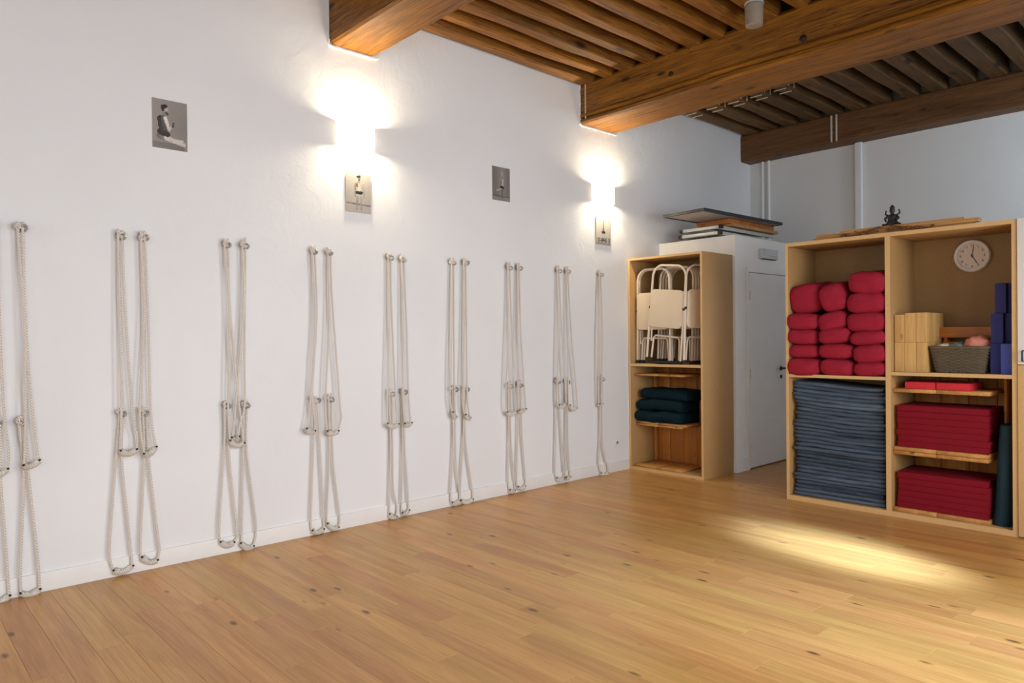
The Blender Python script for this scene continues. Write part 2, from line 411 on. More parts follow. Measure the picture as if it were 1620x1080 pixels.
# ------------------------------------------------------------------ setting: ceiling
ce = struct(B(-.3, RX+.3, RY0-.3, RY1+.3, 4.11, 4.2).build('ceiling', M['ceil_board'], smooth=0))
def joist(x1, wd, z0, y0, y1, mat, seed):
    """hand-hewn joist: uneven rounded underside"""
    rings = []; n = 9; r = random.Random(seed)
    for i in range(n+1):
        yy = (y1-y0)*(i/n-.5)
        d = lambda k: .012*noise.noise(Vector((seed*3.1+k, yy*1.6, 0)))
        a, b_ = -wd/2+d(1), wd/2+d(2); zb = z0+d(3)
        ch = .010+.006*noise.noise(Vector((seed, yy*2, 5)))
        rings.append([(a, yy, 4.12-z0), (a, yy, zb-z0+ch*1.2), (a+ch, yy, zb-z0), (b_-ch, yy, zb-z0+d(4)), (b_, yy, zb-z0+ch*1.2), (b_, yy, 4.12-z0)])
    o = MB().loft(rings).build('joist', mat, ce, smooth=28)
    o.location = (x1-wd/2, (y0+y1)/2, z0)
jr = random.Random(3); sd = 0
BEAM = [(2.54, 2.93, 3.52), (5.24, 5.77, 3.465), (8.24, 8.75, 3.565)]
for bay, (y0, y1, off, sp_, wd, z0, mat) in enumerate([
        (RY0-.1, 2.6, .13, .237, .105, 3.83, M['joist']),
        (2.88, 5.30, .145, .237, .105, 3.83, M['joist']),
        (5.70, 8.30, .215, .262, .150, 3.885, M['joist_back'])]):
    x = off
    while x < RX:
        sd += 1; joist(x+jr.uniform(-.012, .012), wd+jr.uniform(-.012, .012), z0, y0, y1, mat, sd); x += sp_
        if bay == 0 and x > 2.6: x += 0
def beam(y0, y1, z0, zt, mat, seed, ridge):
    rings = []; n = 60; x0, x1 = -.12, RX+.12
    for i in range(n+1):
        x = x0+(x1-x0)*i/n
        d = lambda k: .012*noise.noise(Vector((x*.9, seed*7+k, 0)))+.004*noise.noise(Vector((x*5, seed*7+k, 3)))
        a, b_, c = y0+d(1), y1+d(2), z0+d(3)*.8
        if ridge:
            prof = [(a+.02, zt), (a, zt-.03), (a, c+.105), (a-.018, c+.078), (a-.018, c+.062), (a+.014, c+.052), (a-.002, c+.040), (a-.004, c+.014), (a+.016, c), (b_-.03, c+d(4)*.5), (b_, c+.03), (b_, zt)]
        else:
            prof = [(a+.02, zt), (a, zt-.03), (a, c+.10), (a, c+.07), (a, c+.06), (a, c+.045), (a, c+.035), (a+.004, c+.016), (a+.022, c), (b_-.03, c+d(4)*.5), (b_, c+.03), (b_, zt)]
        rings.append([(x, p[0], p[1]) for p in prof])
    return MB().loft(rings).build('ceiling_beam', mat, smooth=25)
b1 = beam(*BEAM[0][:2], BEAM[0][2], 3.86, M['beam'], 1, False)
tag(b1, 'orange-brown ceiling beam nearest the camera, over the left wall lamp', 'beam')
b2 = beam(*BEAM[1][:2], BEAM[1][2], 3.86, M['beam'], 2, True)
tag(b2, 'broad knotty ceiling beam crossing the middle, above the right wall lamp', 'beam')
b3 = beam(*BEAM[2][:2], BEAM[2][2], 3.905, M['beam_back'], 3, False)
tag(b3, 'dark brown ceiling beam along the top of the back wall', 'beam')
for q, r in (((1062, 117), .022), ((1271, 61), .026)):
    p = at(*q, Y=5.24)
    MB().lathe([(r, 0), (r, .012), (r*.55, .016), (r*.4, .022)], 10, Matrix.Translation((p.x, 5.243, p.z)) @ Matrix.Rotation(PI/2, 4, 'X')).build('bolt', M['iron'], b2)
B(.068, .075, 5.225, 5.236, 3.50, 3.84).build('paint_mark', M['paint_mark'], b2, smooth=0)
for q in (1316, 1324):
    p = at(q, 205, Y=8.24); B(p.x-.008, p.x+.008, 8.222, 8.235, 3.58, 3.88).build('paint_mark', M['paint_mark'], b3, smooth=0)
for i in range(5):      # old paint lines left on the back joists by a former partition
    xx = .215+.262*i
    for dy in (0, .12):
        B(xx-.15, xx-.02, 6.95+dy, 6.957+dy, 3.874, 3.882).build('paint_mark', M['paint_mark'], ce, smooth=0)
        B(xx-.001, xx+.012, 6.95+dy, 6.957+dy, 3.90, 3.98).build('paint_mark', M['paint_mark'], ce, smooth=0)
# rough plaster collars around the two beam ends
def collar(y0, y1, z0):
    mb = MB()
    pts = [(y0-.012, 3.84), (y0-.012, z0-.005), (y0+.01, z0-.016), (y1-.01, z0-.016), (y1+.012, z0-.005)]
    path = []
    for a, b_ in zip(pts, pts[1:]):
        n = max(2, int(math.hypot(b_[0]-a[0], b_[1]-a[1])/.025))
        for i in range(n): path.append((a[0]+(b_[0]-a[0])*i/n, a[1]+(b_[1]-a[1])*i/n))
    path.append(pts[-1])
    P = [(0.004, p[0]+.006*noise.noise(Vector((p[0]*30, p[1]*30, 0))), p[1]+.006*noise.noise(Vector((p[0]*30, p[1]*30, 9)))) for p in path]
    R_ = [.002+.020*abs(noise.noise(Vector((p[0]*34, p[1]*34, 4)))) for p in path]
    return mb.tube(P, R_, 7)
mb = collar(*BEAM[0]); mb2 = collar(*BEAM[1]); mb.add(mb2.v, mb2.f)
mb.build('plaster_edge', M['plaster'], bpy.data.objects['wall_left'])

# ------------------------------------------------------------------ setting: closet block with door, back wall ducts
BX, BY, BZ = .918, 6.507, 2.395
D0, D1, DH = 6.757, 7.575, 2.035
mb = MB().box(0, BX, BY, BY+.07, 0, BZ)
mb.box(BX-.07, BX, BY+.07, D0, 0, BZ); mb.box(BX-.07, BX, D0, D1, DH, BZ); mb.box(BX-.07, BX, D1, RY1, 0, BZ)
mb.box(0, BX-.07, BY+.07, RY1, BZ-.06, BZ)
struct(mb.build('wall_closet', M['closet_paint'], smooth=0))
struct(MB().box(BX, BX+.012, BY-.012, D0-.045, 0, .13).box(.88, BX, BY-.012, BY, 0, .13).build('baseboard_closet', M['white_paint'], bevel=.002))
mb = MB().box(BX, BX+.012, D0-.045, D0, 0, DH+.045).box(BX, BX+.012, D0, D1, DH, DH+.045).box(BX, BX+.012, D1, D1+.045, 0, DH+.045)
struct(mb.build('trim_1', M['white_paint'], bevel=.002))
dr = struct(B(BX-.036, BX-.002, D0+.004, D1-.004, .012, DH-.005).build('door_1', M['closet_paint'], bevel=.002))
for z in (1.80, .985, .19):
    h = MB().lathe([(.009, -.05), (.009, .05)], 10, Matrix.Translation((BX+.016, D0+.018, z))).box(BX-.003, BX+.01, D0+.006, D0+.045, z-.045, z+.045)
    h.build('hinge', M['white_paint'], dr)
hy = at(1232, 583, X=BX).y
mb = MB().lathe([(.024, 0), (.024, .008), (.011, .012), (.011, .05)], 14, Matrix.Translation((BX-.002, hy+.05, 1.02)) @ Matrix.Rotation(PI/2, 4, 'Y'))
mb.tube([(BX+.045, hy+.055, 1.02), (BX+.05, hy+.02, 1.02), (BX+.05, hy-.06, 1.022)], [.010, .010, .008], 8)
mb.build('door_handle', M['iron'], dr)
MB().lathe([(.02, 0), (.02, .007), (.008, .009)], 14, Matrix.Translation((BX-.002, hy+.05, .93)) @ Matrix.Rotation(PI/2, 4, 'Y')).build('keyhole_plate', M['iron'], dr)
# grey box above the door
p0, p1 = at(1200, 393, X=BX), at(1225, 412, X=BX)
t = thing('wall_heater_box', 'small grey rectangular box mounted above the closet door', 'wall unit', (BX, (p0.y+p1.y)/2, p1.z))
hw, hh = (p1.y-p0.y)/2, p0.z-p1.z
B(0, .045, -hw, hw, 0, hh).build('housing', M['device_grey'], t, bevel=.008)
B(.04, .052, -hw+.02, hw-.02, .03, hh-.02).build('front_cover', M['device_grey'], t, bevel=.004)
B(.012, .04, -hw+.03, hw-.03, -.006, .002).build('bottom_grille', M['iron'], t, bevel=.003)
# vertical ducts on the back wall
for n_, (xa, xb, zb, ztop, lab) in enumerate([(.165, .205, 2.3, 3.57, 'thin white pipe on the back wall, left of the pair in the corner'),
        (.245, .285, 2.3, 3.57, 'thin white pipe on the back wall, right of the pair in the corner')]):
    mb = MB().tube([((xa+xb)/2, RY1-.02, .1), ((xa+xb)/2, RY1-.02, 3.62)], .018, 10)
    tag(mb.build('pipe', M['white_paint']), lab, 'pipe')
tag(B(1.325, 1.395, RY1-.05, RY1-.004, .0, 3.6).build('cable_duct', M['white_paint'], bevel=.006), 'white square cable duct running up the back wall', 'duct')

# wall socket low on the left wall
p = at(975, 700, X=0)
t = thing('power_socket', 'white wall socket low on the left wall beside the chair cabinet', 'socket', (0, p.y, p.z))
B(.004, .012, -.04, .04, -.04, .04).build('cover_plate', M['white_plastic'], t, bevel=.003)
MB().lathe([(.021, 0), (.021, .003), (.017, .003), (.016, -.006)], 16, Matrix.Translation((.012, 0, 0)) @ Matrix.Rotation(PI/2, 4, 'Y')).build('socket_ring', M['white_plastic'], t)

# ------------------------------------------------------------------ wall lamps (up and down light)
gl, nt, b, N, L = nodemat('lamp_glass')
tr = N('BsdfTranslucent'); tr.inputs[0].default_value = (.95, .93, .9, 1)
ms = N('MixShader'); ms.inputs[0].default_value = .7
b.inputs['Base Color'].default_value = (.9, .89, .87, 1); b.inputs['Roughness'].default_value = .3
L(b.outputs[0], ms.inputs[1]); L(tr.outputs[0], ms.inputs[2]); L(ms.outputs[0], nt.nodes['Material Output'].inputs[0])
M['lamp_glass'] = gl
bl, nt, b, N, L = nodemat('lamp_bulb')
b.inputs['Emission Color'].default_value = (1, .9, .76, 1); b.inputs['Emission Strength'].default_value = 30
M['bulb'] = bl
def sconce(loc, label, rot=0, power=60):
    t = thing('wall_lamp', label, 'wall lamp', loc, (0, 0, rot), 'matching wall lamps')
    W_, D_, H_ = .155, .10, .09
    outer = []; inner = []
    for i in range(25):
        a = -PI/2+PI*i/24
        outer.append((D_*math.cos(a), W_*math.sin(a))); inner.append(((D_-.005)*math.cos(a), (W_-.005)*math.sin(a)))
    rings = []
    mb = MB()
    for i in range(24):
        for zz in (0,):
            o0, o1, i0, i1 = outer[i], outer[i+1], inner[i], inner[i+1]
            mb.add([(*o0, -H_), (*o1, -H_), (*o1, H_), (*o0, H_), (*i0, -H_), (*i1, -H_), (*i1, H_), (*i0, H_)],
                   [(0, 1, 2, 3), (7, 6, 5, 4), (3, 2, 6, 7), (4, 5, 1, 0)])
    mb.build('shade', M['lamp_glass'], t, smooth=60)
    B(.004, .02, -.04, .04, -.045, .045).build('wall_plate', M['white_plastic'], t, bevel=.003)
    MB().ball(Vector((.055, 0, 0)), .022, 12, (1, 1, 1.5)).build('bulb', M['bulb'], t)
    MB().lathe([(.012, 0), (.012, .03)], 10, Matrix.Translation((.018, 0, 0)) @ Matrix.Rotation(PI/2, 4, 'Y')).build('lamp_holder', M['white_plastic'], t)
    for dz in (-.052, .046):
        l = bpy.data.lights.new('lamp_light', 'POINT'); l.energy = power*(.58 if dz > 0 else .42); l.color = (1, .85, .58); l.shadow_soft_size = .03
        o = bpy.data.objects.new('lamp_light', l); C.objects.link(o); o.parent = t; o.location = (.055, 0, dz)
    return t
sconce((0, 2.74, 2.885), 'glowing white wall lamp above the print of a standing person', 0)
sconce((0, 5.55, 2.815), 'glowing white wall lamp nearer the closet, above the rightmost print', 0)

# ------------------------------------------------------------------ pale ceiling spotlight by the middle beam
p = at(1193, 25, Y=4.9)
t = thing('ceiling_spotlight', 'pale grey cylindrical ceiling spotlight under the joists before the middle beam', 'ceiling light', (p.x, 4.9, 3.83))
MB().lathe([(.03, -.17), (.055, -.17), (.062, -.165), (.066, -.05), (.066, -.02), (.03, -.015), (.03, 0)], 20).build('can', M['can_grey'], t)
MB().lathe([(.07, 0), (.07, -.012)], 20).build('mounting_plate', M['device_grey'], t)

# ------------------------------------------------------------------ prints on the wall: flat pictures drawn with the colour of the print
pm, nt, b, N, L = nodemat('photo_print')
va = N('VertexColor'); va.layer_name = 'print'; L(va.outputs['Color'], b.inputs['Base Color']); b.inputs['Roughness'].default_value = .5
def seg_d(u, v, a, b_, asp):
    ax, ay, bx_, by_ = a[0], a[1]*asp, b_[0], b_[1]*asp; px, py = u, v*asp
    dx, dy = bx_-ax, by_-ay; l2 = dx*dx+dy*dy
    t_ = 0 if l2 == 0 else max(0, min(1, ((px-ax)*dx+(py-ay)*dy)/l2))
    return math.hypot(px-ax-t_*dx, py-ay-t_*dy), t_
def make_print(c0, c1, label, draw, asp=1.41):
    """c0 and c1: top-left and bottom-right pixel of the print on the left wall"""
    a, b_ = at(*c0, X=0), at(*c1, X=0)
    yc, zc = (a.y+b_.y)/2, (a.z+b_.z)/2; W_, H_ = abs(b_.y-a.y), abs(a.z-b_.z)
    t = thing('photo_print', label, 'photo', (0, yc, zc), group='old photo prints on the left wall')
    nu, nv = 44, 62
    vs_, fs_, cols = [], [], []
    for j in range(nv+1):
        for i in range(nu+1):
            vs_.append((.0075, (i/nu-.5)*W_, (.5-j/nv)*H_))
    for j in range(nv):
        for i in range(nu):
            k_ = j*(nu+1)+i; fs_.append((k_, k_+nu+1, k_+nu+2, k_+1)); cols.append(draw((i+.5)/nu, (j+.5)/nv))
    me = bpy.data.meshes.new('picture'); me.from_pydata(vs_, [], fs_)
    at_ = me.color_attributes.new('print', 'FLOAT_COLOR', 'CORNER')
    for pi, p_ in enumerate(me.polygons):
        g = cols[pi]
        for li in p_.loop_indices: at_.data[li].color = g
    me.materials.append(pm)
    link('picture', me, t)
    B(.004, .007, -W_/2, W_/2, -H_/2, H_/2).build('paper', M['cream_cloth'], t, smooth=0)
    return t
def sep(v): v = max(0, min(1, v)); return lin(255*v, 255*v*.955, 255*v*.905)
def figure(parts, bg):
    def draw(u, v):
        c = bg(u, v)+.025*noise.noise(Vector((u*40, v*40, 2)))
        for a, b_, ra, rb, ca, cb in parts:
            d, t_ = seg_d(u, v, a, b_, 1.41); r = ra+(rb-ra)*t_
            if d < r:
                c = ca+(cb-ca)*t_
                c -= .10*(d/r)**2
        return sep(c)
    return draw
make_print((240, 154), (296, 241), 'sepia print of a seated person in profile with palms pressed together', figure([
    ((.20, .75), (.42, .80), .085, .07, .46, .60), ((.40, .78), (.90, .87), .08, .06, .84, .78), ((.52, .80), (.86, .80), .045, .03, .80, .82),
    ((.24, .66), (.42, .70), .10, .075, .20, .17), ((.24, .40), (.27, .62), .10, .09, .20, .24), ((.31, .38), (.36, .60), .075, .07, .38, .34),
    ((.34, .29), (.33, .36), .045, .05, .55, .45), ((.37, .38), (.47, .60), .055, .045, .90, .84), ((.47, .60), (.58, .50), .04, .034, .82, .70),
    ((.57, .53), (.61, .44), .03, .018, .25, .30), ((.37, .19), (.39, .24), .075, .06, .72, .60), ((.41, .20), (.46, .21), .03, .012, .76, .76),
    ((.30, .15), (.38, .13), .06, .05, .10, .12), ((.29, .16), (.30, .22), .05, .035, .12, .16), ((.40, .27), (.43, .29), .03, .025, .16, .14)],
    lambda u, v: .58-.08*u*(1-abs(v-.6))-(.10 if v > .87 and u < .9 else 0)))
make_print((546, 271), (586, 339), 'sepia print of a standing person in dark shorts, under the left lamp', figure([
    ((.46, .62), (.44, .78), .05, .035, .62, .55), ((.44, .78), (.43, .93), .034, .022, .60, .55), ((.60, .62), (.61, .78), .05, .035, .66, .60), ((.61, .78), (.62, .92), .034, .022, .60, .55),
    ((.39, .28), (.36, .48), .035, .028, .52, .55), ((.36, .48), (.36, .60), .026, .02, .52, .55), ((.68, .28), (.72, .48), .035, .028, .66, .62), ((.72, .48), (.74, .62), .026, .02, .6, .58),
    ((.46, .28), (.60, .28), .07, .07, .60, .78), ((.53, .32), (.53, .44), .11, .085, .74, .80), ((.44, .29), (.45, .34), .035, .03, .35, .40),
    ((.44, .49), (.62, .49), .055, .055, .16, .15), ((.53, .17), (.53, .22), .035, .04, .50, .60), ((.53, .11), (.53, .14), .06, .05, .60, .55), ((.48, .09), (.56, .08), .045, .04, .16, .18), ((.56, .15), (.53, .17), .02, .03, .22, .30)],
    lambda u, v: .70-.12*abs(u-.5) if v < .75+.03*u else (.46 if v < .79+.03*u else .66)))
make_print((778, 262), (806, 320), 'grey print of a person balancing on one leg with arms overhead', figure([
    ((.55, .66), (.56, .80), .05, .035, .36, .40), ((.56, .80), (.55, .93), .03, .02, .40, .42), ((.52, .64), (.26, .70), .05, .04, .60, .72), ((.26, .71), (.44, .66), .035, .03, .70, .66),
    ((.56, .36), (.57, .54), .085, .075, .74, .70), ((.50, .40), (.50, .50), .03, .03, .40, .40), ((.48, .58), (.60, .60), .055, .06, .10, .10),
    ((.55, .29), (.55, .32), .055, .05, .36, .40), ((.52, .30), (.53, .14), .03, .02, .62, .70), ((.60, .30), (.56, .14), .03, .02, .66, .70)],
    lambda u, v: .44+.12*math.exp(-((u-.55)/.25)**2)*(1-v*.5) if v < .84+.02*u else (.36 if v < .88 else .52)))
make_print((942, 339), (965, 389), 'grey print of a person upside down in a headstand, under the right lamp', figure([
    ((.30, .86), (.46, .84), .03, .03, .30, .30), ((.70, .86), (.56, .84), .03, .03, .34, .30), ((.50, .78), (.50, .84), .05, .05, .28, .25), ((.50, .72), (.51, .60), .075, .085, .74, .70),
    ((.44, .57), (.58, .57), .055, .055, .12, .12), ((.50, .50), (.51, .40), .045, .03, .34, .40), ((.51, .38), (.51, .24), .035, .03, .50, .46), ((.52, .22), (.53, .08), .025, .018, .5, .46)],
    lambda u, v: .74-.05*u if v < .76 else (.56+.14*math.sin(u*26) if v < .92 else .56)))

# ------------------------------------------------------------------ rope wall: hooks and ropes
def spline(pts, n=6):
    P = [Vector(p) for p in pts]; out = []
    for i in range(len(P)-1):
        p0, p1, p2, p3 = P[max(i-1, 0)], P[i], P[i+1], P[min(i+2, len(P)-1)]
        for k_ in range(n):
            t_ = k_/n
            out.append(.5*((2*p1)+(p2-p0)*t_+(2*p0-5*p1+4*p2-p3)*t_*t_+(3*p1-p0-3*p2+p3)*t_**3))
    out.append(P[-1]); return out
def wall_hook(hx, hy, label, seed):
    p = at(hx, hy, X=.03); r = random.Random(seed)
    t = thing('wall_hook', label, 'hook', (0, p.y, p.z), group='rope hooks on the left wall')
    RYm = Matrix.Rotation(PI/2, 4, 'Y')
    MB().lathe([(.022, .004), (.022, .008), (.014, .012), (.009, .014)], 12, RYm).build('wall_plate', M['chrome'], t)
    a = r.uniform(-.9, .9); rot = Matrix.Rotation(a, 3, 'X')
    pts = [(.01, 0, 0), (.035, 0, 0)]
    for i in range(9):
        q = PI*1.5*i/8
        pts.append(tuple(Vector((.042+.012*math.sin(q)*.6, 0, 0))+rot @ Vector((.014*math.sin(q), .017*math.sin(q), -.012+.016*math.cos(q)))))
    MB().tube(pts, .0068, 7).build('hook', M['chrome'], t)
def rope(hook, left, right, hl, hr, label, xo, seed):
    """doubled rope hanging from a hook: left / right = pixels the two strands pass, hl / hr = the ends of the grip"""
    r = random.Random(seed)
    h = at(*hook, X=.045); base = Vector((0, h.y, h.z))
    t = thing('wall_rope', label, 'rope', base, group='cream ropes hanging on the rope wall')
    A, B_ = at(*hl, X=xo), at(*hr, X=xo)
    loc = lambda v: Vector((v[0], v[1], v[2]))-base
    def strand(mid, end, s_, xo_):
        P = [Vector((.045, h.y+.011*s_, h.z-.012))]
        for m_ in mid: 
            q = at(*m_, X=xo_); P.append(q)
        P.append(end)
        return P
    PL = strand(left, A, -1, xo); PR = strand(right, B_, 1, xo)
    full = list(reversed(PL))+[Vector((.050, h.y-.006, h.z+.012)), Vector((.050, h.y+.006, h.z+.012))]+PR
    pts = [loc(v) for v in spline(full, 7)]
    MB().tube(pts, .0072, 7).build('cord', M['rope'], t)
    # knot hitched over the hook
    mb = MB()
    for q in range(2):
        c = Vector((.043+.004*q, r.uniform(-.012, .012), r.uniform(-.006, .008)))
        ax = r.uniform(-.7, .7)
        ring = [c+Vector((.006*math.sin(4*u), .015*math.cos(u), .013*math.sin(u)+.008*ax*math.cos(u))) for u in [2*PI*i/14 for i in range(15)]]
        mb.tube(ring, .0068, 6)
    mb.build('knot', M['rope'], t)
    # grip: rope wound thickly round the bottom of the loop
    d = (B_-A); n = 14; dl = d.length; sag = min(.02, dl*.22)
    if dl < .03:
        d = Vector((0, .03, 0))*(1 if d.y >= 0 else -1); mid = (A+B_)/2; A, B_ = mid-d/2, mid+d/2
    gp, gr = [], []
    for i in range(n*2+1):
        u = i/(n*2); p = A.lerp(B_, u); p.z -= sag*math.sin(PI*u)
        gp.append(loc(p)); gr.append(.0185*(.62 if i in (0, n*2) else 1)*(1.08 if i % 2 else .92)*(1+.12*math.sin(u*5+seed)))
    MB().tube(gp, gr, 9).build('grip', M['grip'], t)
    mb = MB()
    for p, s_ in ((A, -1), (B_, 1)):
        e = loc(p)+Vector((.012, .004*s_, .004)); mb = MB().ball(e, .0065, 8)
        mb.build('cord_end', M['rope_tip'], t)
# (hook pixel, left strand pixels, right strand pixels, grip left, grip right) upper then lower, per group from the left
G = [
 [((-8, 354), [(-9, 500), (-8, 640)], [(-2, 480), (5, 640), (13, 715)], (-12, 750), (11, 742)), ((32, 359), [(36, 470), (40, 560), (40, 680)], [(38, 470), (46, 600), (57, 705)], (38, 736), (61, 728)),
  ((-4, 667), [(-10, 760), (-16, 900)], [(1, 758), (10, 880)], (-14, 951), (14, 942)), ((34, 664), [(37, 760), (32, 890)], [(46, 760), (60, 890)], (33, 938), (62, 932))],
 [((190, 372), [(190, 520), (192, 650)], [(197, 480), (209, 650), (217, 690)], (191, 713), (215, 711)), ((226, 374), [(228, 500), (221, 650)], [(234, 500), (238, 650)], (228, 718), (246, 707)),
  ((193, 651), [(184, 720), (174, 850), (174, 885)], [(192, 720), (205, 850), (208, 880)], (180, 902), (209, 895)), ((229, 650), [(228, 723), (222, 860)], [(235, 723), (250, 850), (252, 870)], (225, 881), (248, 886))],
 [((358, 385), [(363, 490), (361, 640)], [(364, 490), (374, 600), (383, 680)], (364, 697), (385, 701)), ((386, 387), [(386, 480), (376, 600), (370, 670)], [(387, 560), (387, 640), (380, 670)], (367, 692), (377, 691)),
  ((358, 639), [(355, 704), (347, 830)], [(361, 706), (374, 830), (375, 848)], (349, 857), (369, 858)), ((388, 638), [(385, 704), (382, 850)], [(390, 709), (403, 810), (405, 843)], (381, 859), (400, 864))],
 [((496, 396), [(499, 500), (491, 640)], [(501, 500), (494, 620), (498, 665)], (485, 678), (497, 682)), ((521, 398), [(521, 500), (515, 635)], [(526, 480), (538, 640), (540, 660)], (518, 682), (534, 682)),
  ((499, 632), [(496, 704), (492, 820)], [(506, 704), (512, 820)], (494, 839), (511, 837)), ((522, 629), [(521, 720), (517, 815)], [(527, 729), (537, 815)], (518, 828), (534, 834))],
 [((616, 406), [(616, 500), (613, 620)], [(620, 500), (627, 650)], (613, 670), (629, 671)), ((637, 409), [(638, 500), (637, 620)], [(643, 510), (646, 620)], (640, 670), (650, 669)),
  ((618, 621), [(618, 700), (616, 800)], [(621, 700), (622, 770), (628, 800)], (616, 813), (626, 817)), ((637, 619), [(637, 700), (635, 800)], [(640, 700), (644, 760), (646, 795)], (636, 811), (646, 807))],
 [((716, 414), [(715, 500), (712, 620)], [(718, 500), (719, 620)], (716, 652), (721, 660)), ((735, 415), [(735, 500), (732, 630)], [(738, 520), (739, 620)], (736, 656), (743, 661)),
  ((718, 615), [(717, 701), (713, 785)], [(721, 723), (727, 780)], (715, 795), (726, 792)), ((736, 614), [(733, 690), (728, 778)], [(736, 690), (747, 774)], (729, 791), (747, 790))],
 [((805, 422), [(804, 520), (800, 630)], [(810, 540), (815, 635)], (802, 652), (816, 651)), ((820, 423), [(819, 530), (819, 630)], [(824, 530), (831, 635)], (821, 649), (831, 647)),
  ((806, 609), [(805, 690), (804, 760)], [(808, 690), (814, 765)], (806, 775), (813, 776)), ((822, 607), [(819, 690), (817, 760)], [(826, 690), (831, 755)], (819, 770), (830, 769))],
 [((883, 427), [(883, 530), (881, 630)], [(889, 530), (895, 625)], (884, 641), (894, 639)), ((897, 428), [(898, 530), (899, 630)], [(904, 530), (913, 635)], (901, 641), (911, 646)),
  ((882, 602), [(879, 690), (878, 745)], [(888, 690), (892, 745)], (880, 756), (891, 756)), ((897, 602), [(895, 690), (894, 745)], [(898, 690), (901, 742)], (895, 755), (901, 754))],
 [((949, 433), [(947, 530), (947, 620)], [(953, 530), (951, 625)], (948, 639), (952, 639)), None,
  ((951, 598), [(949, 690), (947, 730)], [(953, 700), (961, 738)], (950, 748), (961, 748)), None]]
sd = 0
for gi, g in enumerate(G):
    where = ('pair at the left edge' if gi == 0 else 'single set nearest the chair cabinet' if gi == 8 else '%s pair from the left' % ORD[gi])
    for k_, d in enumerate(g):
        if d is None: continue
        sd += 1
        row = 'upper' if k_ < 2 else 'lower'
        side = '' if gi == 8 else (' left' if k_ % 2 == 0 else ' right')
        wall_hook(*d[0], 'zinc wall hook, %s%s one of the %s' % (row, side, where), sd)
        rope(*d, 'cream cotton rope loop with grip, %s%s one of the %s' % (row, side, where), .062 if k_ < 2 else .034, sd)

# ------------------------------------------------------------------ left cabinet (chairs)
F1 = 5.95; X1 = .893; H1 = 2.193; K1 = 6.45
t1 = thing('storage_cabinet', 'narrow open fibreboard cabinet holding the folding chairs', 'cabinet', (0, F1, 0))
def panel(t, name, x0, x1, y0, y1, z0, z1, org, edge='y'):
    """board with a lighter front edge strip"""
    o = B(x0-org[0], x1-org[0], y0+.002-org[1], y1-org[1], z0-org[2], z1-org[2]).build(name, M['ply'], t, bevel=.0012, seg=1)
    B(x0-org[0], x1-org[0], y0-org[1], y0+.002-org[1], z0-org[2], z1-org[2]).build('edge_strip', M['ply_edge'], o, smooth=0)
    return o
O1 = (0, F1, 0); T = .022
panel(t1, 'side_panel', .004, .004+T, F1, K1, 0, H1, O1); panel(t1, 'side_panel', X1-T, X1, F1, K1+.05, 0, H1, O1)
panel(t1, 'top_panel', .004+T, X1-T, F1, K1, H1-T, H1, O1); panel(t1, 'bottom_panel', .004+T, X1-T, F1, K1, 0, .03, O1)
panel(t1, 'shelf', .004+T, X1-T, F1+.002, K1-.02, 1.075, 1.1, O1)
B(.004+T, X1-T, K1-.014-F1, K1-F1, .03, H1-T).build('back_panel', M['hardboard'], t1, smooth=0)
# pine shelving inside its lower half
t = thing('pine_shelving', 'orange pine shelf insert in the lower half of the chair cabinet', 'shelf', (0, F1, .03))
for i in range(5):
    x0 = .03+i*.166; B(x0, x0+.163, .455, .475, 0, 1.03).build('back_board', M['pine_v'], t, bevel=.002, seg=1)
def slabs(t, xs, y0, y1, z0, z1, mat='pine'):
    for a, b_ in zip(xs, xs[1:]): B(a+.001, b_-.001, y0, y1, z0, z1).build('shelf_board', M[mat], t, bevel=.003, seg=1)
slabs(t, [.03, .33, .64], .055, .452, .945, .965)
slabs(t, [.03, .31, .60], .075, .452, .425, .445)
slabs(t, [.03, .31, .645], .085, .452, .447, .467)
slabs(t, [.03, .31, .62], .045, .452, 0, .018)
for x in (.03, .60): B(x, x+.02, .39, .452, .018, .945).build('side_post', M['pine_v'], t, bevel=.002, seg=1)
# three folded dark teal blankets
def folded(name, label, cat, mat, x0, x1, y0, y1, z0, z1, seed, layers, group=None, sag=None, parts=False):
    """folded textile: stacked layers with a rounded folded front edge"""
    org = Vector(((x0+x1)/2, (y0+y1)/2, z0)); h = (z1-z0)/layers
    mb = MB(); r = random.Random(seed); nx = 22
    for k_ in range(layers):
        dy = r.uniform(-.010, .016); dxa, dxb = r.uniform(-.010, .010), r.uniform(-.010, .010)
        rings = []
        for i in range(nx+1):
            u = i/nx; x = x0+dxa+(x1+dxb-x0-dxa)*u
            e = min(1, min(u, 1-u)*nx/.9+.12); hh = h*(.5+.5*math.sqrt(e))*.5*1.02
            zc = z0+h*(k_+.5)+(sag(u, x) if sag else 0)+.15*h*noise.noise(Vector((x*6, seed*1.7+k_, 0)))
            yf = y0+dy+.007*noise.noise(Vector((x*7, seed+k_*3.3, 7)))+(1-e)*.012
            ring = []
            for j in range(6):
                a = PI/2+PI*j/5
                ring.append((x-org.x, yf+hh+hh*math.cos(a)*1.0-org.y, zc+hh*math.sin(a)-org.z))
            ring += [(x-org.x, y1-(1-e)*.012-org.y, zc-hh*.96-org.z), (x-org.x, y1-(1-e)*.012-org.y, zc+hh*.96-org.z)]
            rings.append(ring)
        mb.loft(rings)
    o = mb.build(name, mat, smooth=60); o.location = org
    return tag(o, label, cat, group)
for i, (xa, xb, za, zb, ya) in enumerate([(.03, .61, .50, .615, .035), (.055, .60, .618, .728, .05), (.10, .66, .731, .835, .065)]):
    folded('folded_blanket', 'dark teal folded blanket, %s of the three in the chair cabinet' % ['lowest', 'middle one', 'topmost'][i], 'blanket', M['teal'],
           xa, xb, F1+ya, F1+.42, za, zb, 40+i, 1, 'teal blankets in the chair cabinet')

